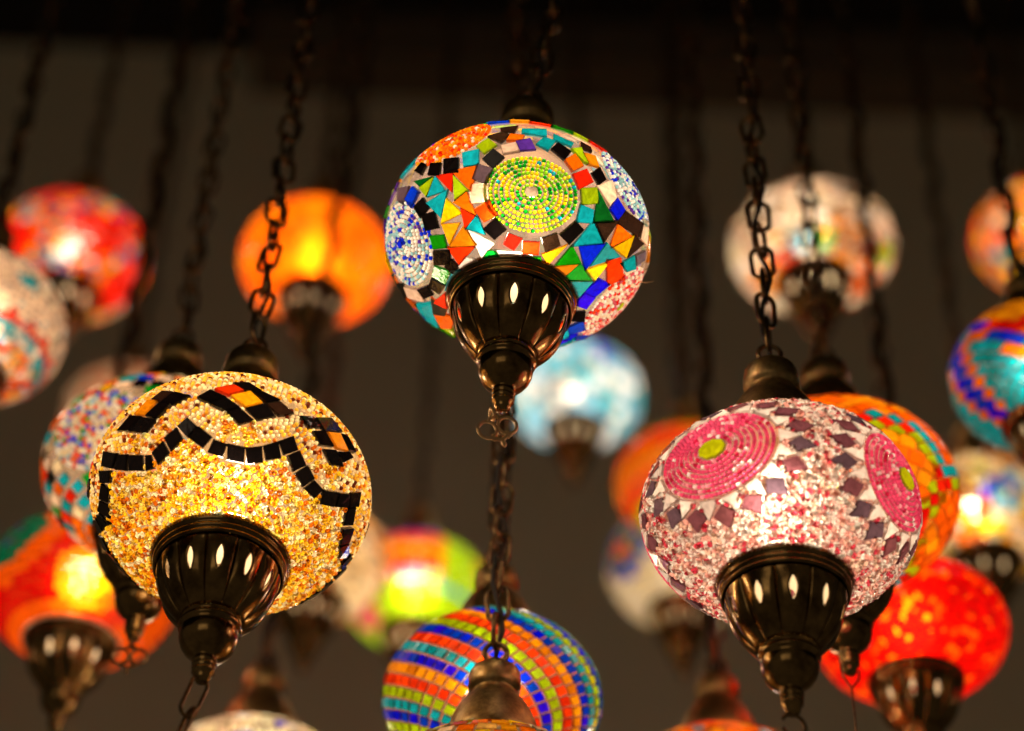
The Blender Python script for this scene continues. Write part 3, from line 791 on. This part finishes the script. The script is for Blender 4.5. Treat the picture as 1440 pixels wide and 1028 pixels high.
# orange lamp behind the pink one: orange fields parted by lattices of red, lime and teal diamonds
def lattice(n, dl, lat0, lat1, fn, g=.93):
    """diamond tiles in staggered rings, coloured by fn(lon, lat)"""
    out = []; la = lat0; j = 0; d = 360 / n
    while la < lat1:
        for i in range(n):
            lo = (i + (.5 if j % 2 else 0)) * d; kx = fn((lo + 180) % 360 - 180, la)
            if kx: out.append(([sph(lo - d * .5 * g, la), sph(lo, la - dl * g), sph(lo + d * .5 * g, la), sph(lo, la + dl * g)], kx))
        la += dl; j += 1
    return out
pD = [sph(17 + 72 * q, -27) for q in range(5)]
def fD1(lo, la):
    d = min(cdist(sph(lo, la), c) for c in pD)
    return None if d < 25 else 'L' if d < 30 else 'R' if d < 34.5 else 'T' if d < 39 else 'O' if rng.random() < .75 else 'A'
def fD(lo, la):
    return None if min(cdist(sph(lo, la), c) for c in pD) > 27 else ('O' if rng.random() < .75 else 'A')
D = patt('D', 'orange mosaic lamp with red, lime and teal diamonds, half hidden behind the pink lamp', (0.2347, 1.2671, 2.4855), .0865, 0.724, 2.0, grid(-65, 60, 9, fD, .97) + lattice(34, 4.9, -60, 62, fD1), (255, 140, 40), True, near=True, links=.34, lean=(-.01, 0))
hook_charm(D, .055)

# bead-disc lamp behind the gold one
dE = [sph(-28 + 90 * i, -14 + 8 * (i % 2)) for i in range(4)]
def fE(lo, la):
    c = sph(lo, la)
    if min(cdist(c, d) for d in dE) < 30: return None
    return str(rng.choice(list('KTOPRGYBC'), p=(.16, .1, .2, .2, .1, .05, .07, .04, .08)))
E_ = patt('E', 'multicoloured bead lamp with orange and teal tiles, half hidden behind the gold bead lamp', (-0.2552, 1.2979, 2.5107), .085, 0.724, 1.5, grid(-65, 62, 8.6, fE, .9), (236, 200, 165), True, near=True, links=.30)
P_, T_ = [], []
for c in dE:
    q, tg, _ = disc_rings(c, 3, 26, 2.9); q2 = [(x, y) for x, y in zip(q, tg) if -64 < lonlat(x)[1] < 62]; P_ += [x for x, _ in q2]; T_ += [y for _, y in q2]
beads('beads', E_['g'], .085, E_['k'], P_, rng.uniform(.0017, .0021, len(P_)), bead_cols(len(P_), 'WCEBGHO', (.34, .17, .17, .12, .08, .07, .05)), T_)
double_ring_charm(E_, yaw=-5, roll=4, mat=CHAINM)

# striped swirl lamp, bottom middle
tH = []; lanes = 'BTLEABTEBLEABTL'; tw = 1.25
for i in range(30):
    s0 = -108 + 12 * i; la = -59.
    while la < 62:
        cf = math.cos(R_(la)); mt = math.sqrt(1 + (tw * cf) ** 2)
        e_, n_ = -tw * cf / mt, 1 / mt                    # lane direction (east, north)
        hw, hl = 12 * cf / mt * .43, 2.85
        lo = s0 - tw * la
        cr = [(hl * u * e_ + hw * w * n_, hl * u * n_ - hw * w * e_) for u, w in ((-1, -1), (1, -1), (1, 1), (-1, 1))]
        tH.append(([sph(lo + x / cf, la + y) for x, y in cr], lanes[i % 15]))
        la += 6.7 / mt
H = patt('H', 'swirl lamp striped with rows of orange, blue, turquoise and lime squares, at bottom middle', (-0.0057, 1.3257, 2.3440), .075, 0.752, 1.7, tH, (236, 150, 110), True, near=True, links=.05, clear=.5)

# lamp of which only the ornate cap and chain show in front of the swirl lamp
I = patt('I', 'lamp below the frame, its bronze cap and chain hanging in front of the swirl lamp', (-0.0040, 1.2262, 2.1884), .08, 0.732, .8, grid(-65, 60, 9, pick('AOYC'), .92), (235, 205, 160), False, near=True, links=.50)

# teal zigzag lamp, right edge
def fR(lo, la):
    l2 = -27 - abs(((lo + 27 + 50) % 100) - 50); d1 = la - (-16 - (l2 + 27) * 1.15)
    if l2 < -70: return 'B'
    if l2 < -60 and la < 6: return 'O'
    if d1 > 15: return 'A'
    if d1 > 6: return 'R'
    if d1 > -3: return 'B'
    if d1 > -13: return 'O'
    return 'T'
tR = lattice(22, 5.6, -64, 66, fR, .95)
patt('R', 'teal lamp with zigzags of orange and blue diamonds, cut by the right edge', (0.4123, 1.3261, 2.6600), .066, 0.828, 1.1, tR, (225, 190, 160), True, near=True, links=.0)

# cream lamp with red and turquoise points, cut by the left edge
def fN(lo, la):
    z = 7 * tri_(lo / 20.)
    if abs(((lo - 44 + 30) % 60) - 30) + abs(la - 4) < 9: return 'T'
    if la > -31 + z: return 'P'
    if la > -38 + z: return 'R'
    if la > -45 + z: return 'T' if rng.random() < .75 else 'W'
    return str(rng.choice(list('OPAWEHY'), p=(.27, .25, .15, .1, .1, .08, .05)))
patt('N', 'cream lamp with bands of red and turquoise points, cut by the left edge', (-0.4450, 1.3824, 2.7231), .075, 0.769, 1.8, grid(-65, 62, 5.2, fN, .92), (240, 205, 175), True, near=True)

# ================================================================== blurred lamps farther back
def petals(cs, rings, other):
    """colour by distance to the nearest of the centres cs"""
    cv = [sph(*c) for c in cs]
    def f_(lo, la):
        d = min(cdist(sph(lo, la), c) for c in cv)
        for lim, ks in rings:
            if d < lim: return str(rng.choice(list(ks)))
        return other(lo, la) if callable(other) else str(rng.choice(list(other)))
    return f_
def fF(lo, la):
    v = sph(lo, la); d = min(cdist(v, sph(-44 + 120 * q, 12)) for q in range(3)); h = cdist(v, sph(20, -30))
    if la < -61: return 'C'
    if d < 13: return str(rng.choice(list('VSJ')))
    if d < 28: return 'J'
    if d < 42: return 'O'
    if h < 13: return 'Y'  # yellow, then amber tiles paint the bulb's hot spot
    if h < 24: return 'A'
    if lo > 20: return 'A' if la > -8 else ('E' if lo < 62 else 'O')
    return 'R' if la > -46 else 'O'
patt('F', 'red and orange lamp with painted yellow glow and teal ovals, at lower left', (-0.3555, 1.5521, 2.5810), .08, 0.726, 2.0, grid(-65, 62, 5.5, fF, .96), (250, 110, 40), clear=.5, vary=False)
patt('G', 'cream lamp with blue specks, only its top and cap showing at the bottom left', (-0.1962, 1.5808, 2.4023), .085, 0.731, 1.8,
     grid(-65, 66, 6.5, lambda lo, la: 'H' if la > 57 else str(rng.choice(list('CPWB'), p=(.45, .33, .14, .08))), .93), (240, 210, 170), nf=12, near=True, lean=(.03, 0))
def fJ(lo, la):
    if la < -31 - .06 * lo: return 'L' if cdist(sph(lo, la), sph(-75, -45)) > 16 else 'I'
    if la < -26: return 'T'
    if la < -19: return 'I' if lo < 22 else 'L'
    if 24 < lo < 58: return 'L'
    if la < 1: return 'E' if lo < 24 else 'I'
    return 'A' if la < 15 else ('R' if la < 30 else 'V')
patt('J', 'lime green and red swirl lamp with white-hot glow, between the gold and swirl lamps', (-0.1052, 2.2023, 3.0478), .085, 0.750, 2.6, grid(-65, 64, 6, fJ, .96), (200, 200, 60), clear=.55, vary=False)
patt('K', 'cream and amber lamp peeking out behind the right side of the gold bead lamp', (-0.2146, 2.0374, 2.9705), .085, 0.726, 1.7,
     grid(-65, 62, 7, lambda lo, la: 'CPAPOC'[int((la * .8 + lo * .55) / 14) % 6] if la < 25 else 'A', .95), (250, 190, 110), clear=.45, soft=True)
crL = crackle_mat('orange_crackle_glass', (252, 84, 4), (255, 128, 6), (255, 168, 30), 45., 0., .10)
patt('L', 'plain orange crackle glass lamp, blurred behind a dark chain at upper left', (-0.2252, 1.8352, 3.2390), .085, 0.744, 1.5, None, None, gmat=crL, name='glass_lamp')
patt('M', 'red lamp with large red discs and bright white centre, at upper left', (-0.5043, 1.8553, 3.2526), .085, 0.744, 2.8,
     grid(-65, 62, 6.5, petals([(30, -20), (92, -42), (-50, -22), (-8, 28), (75, 14), (180, -10)], [(23, 'R')], lambda lo, la: 'W' if cdist(sph(lo, la), sph(5, -46)) < 7 else str(rng.choice(list('TAYROV'), p=(.22, .16, .12, .24, .16, .10)))), .95), (225, 60, 30), clear=.5, soft=True)  # the W tiles put the bulb's hot spot into the colour
patt('O', 'pale blue and white lamp, blurred below the middle lamp', (0.0836, 2.2206, 3.3815), .085, 0.746, 2.4,
     grid(-65, 62, 13, lambda lo, la: 'B' if (cdist(sph(lo, la), sph(32, 14)) < 14 and rng.random() < .8) else str(rng.choice(list('HFWT'), p=(.40, .22, .16, .22))), .94), (205, 222, 235), clear=.5, soft=True)
patt('P', 'cream lamp with amber, red and green patches, blurred at upper right', (0.3129, 1.7001, 3.1559), .085, 0.646, 2.6,
     grid(-65, 62, 9, lambda lo, la: next((kx for kx, c, r_ in (('G', (1, -48), 9), ('A', (14, -26), 10), ('H', (-26, -45), 9), ('R', (52, -40), 10), ('A', (32, -48), 17), ('E', (-46, -56), 11), ('O', (95, -54), 18), ('A', (-95, -58), 17), ('L', (75, -28), 9), ('O', (150, -30), 18), ('N', (-50, -8), 9), ('N', (20, 10), 10)) if cdist(sph(lo, la), sph(*c)) < r_),
          str(rng.choice(list('PCWP')))), .94), (222, 190, 165), clear=.45, soft=True)
patt('Q', 'small multicoloured orange lamp high up at the right edge', (0.6666, 2.0379, 3.5205), .08, 0.767, 2.4,
     grid(-65, 62, 14, pick('OAPYTERO'), .96), (240, 180, 120), clear=.5, soft=True)
patt('S', 'cream and gold lamp with a blue oval, behind the orange diamond lamp at right', (0.4752, 1.7899, 2.8705), .08, 0.725, 1.35,
     grid(-65, 62, 10, petals([(4, -16), (-70, -16), (80, -16)], [(14, 'TB'), (18, 'CH')], 'CCYPAO'), .94), (245, 220, 175), clear=.5)
crT = crackle_mat('red_crackle_glass', (190, 1, 3), (245, 3, 3), (255, 96, 6), 190., 1.)
patt('T', 'bright red crackle glass lamp with amber flecks, at lower right', (0.3225, 1.4675, 2.5104), .077, 0.680, 1.15, None, None, gmat=crT, name='glass_lamp', near=True)
patt('U', 'orange and lime striped lamp with a leaf shape, left of the pink lamp', (0.1959, 1.9166, 3.0032), .078, 0.748, 1.9,
     grid(-65, 62, 7, lambda lo, la: 'E' if cdist(sph(lo, la), sph(-22, 14)) < 15 else 'OLEOAEO'[int((la + 70) / 13) % 7], .95), (240, 170, 100), clear=.5, vary=False, soft=True)
patt('X', 'cream lamp with teal and violet-blue arcs, below the striped lamp left of the pink lamp', (0.2028, 2.1022, 3.0274), .083, 0.830, 1.25,
     grid(-65, 62, 7, petals([(-58, -6), (35, 10), (140, 0)], [(9, 'E'), (19, 'J'), (28, 'BV')], 'CCWC'), .95), (240, 228, 200), clear=.5, vary=False, soft=True)
patt('V', 'orange lamp with red dots, only its top and bronze cap showing below the pink lamp', (0.1689, 1.4832, 2.3545), .08, 0.731, 1.8,
     grid(-65, 66, 7, lambda lo, la: 'R' if abs(((lo + 20 + 22) % 45) - 22) < 8 and 40 < la < 56 else str(rng.choice(list('OOAH'), p=(.5, .2, .24, .06))), .94), (245, 170, 90), near=True)
patt('W', 'small peach lamp blurred behind the bead lamp at left', (-0.5075, 2.2930, 3.3812), .08, 0.723, 1.2,
     grid(-65, 60, 9, pick('PPCO'), .95), (240, 190, 150), clear=.45)

for key, sp, sz, ks, ws in (('P', 15, .0036, 'WCPAE', (.4, .2, .2, .1, .1)), ('S', 13, .0036, 'WCYA', (.4, .3, .2, .1)), ('X', 17, .0036, 'WC', (.6, .4)),
                            ('Q', 15, .0034, 'WCAO', (.3, .3, .2, .2)), ('K', 16, .0034, 'WC', (.5, .5)), ('N', 12, .0024, 'WCPH', (.4, .2, .2, .2)), ('J', 17, .0034, 'WYL', (.4, .3, .3))):
    glint_gems(LAMPS[key], sp, sz, ks, ws)
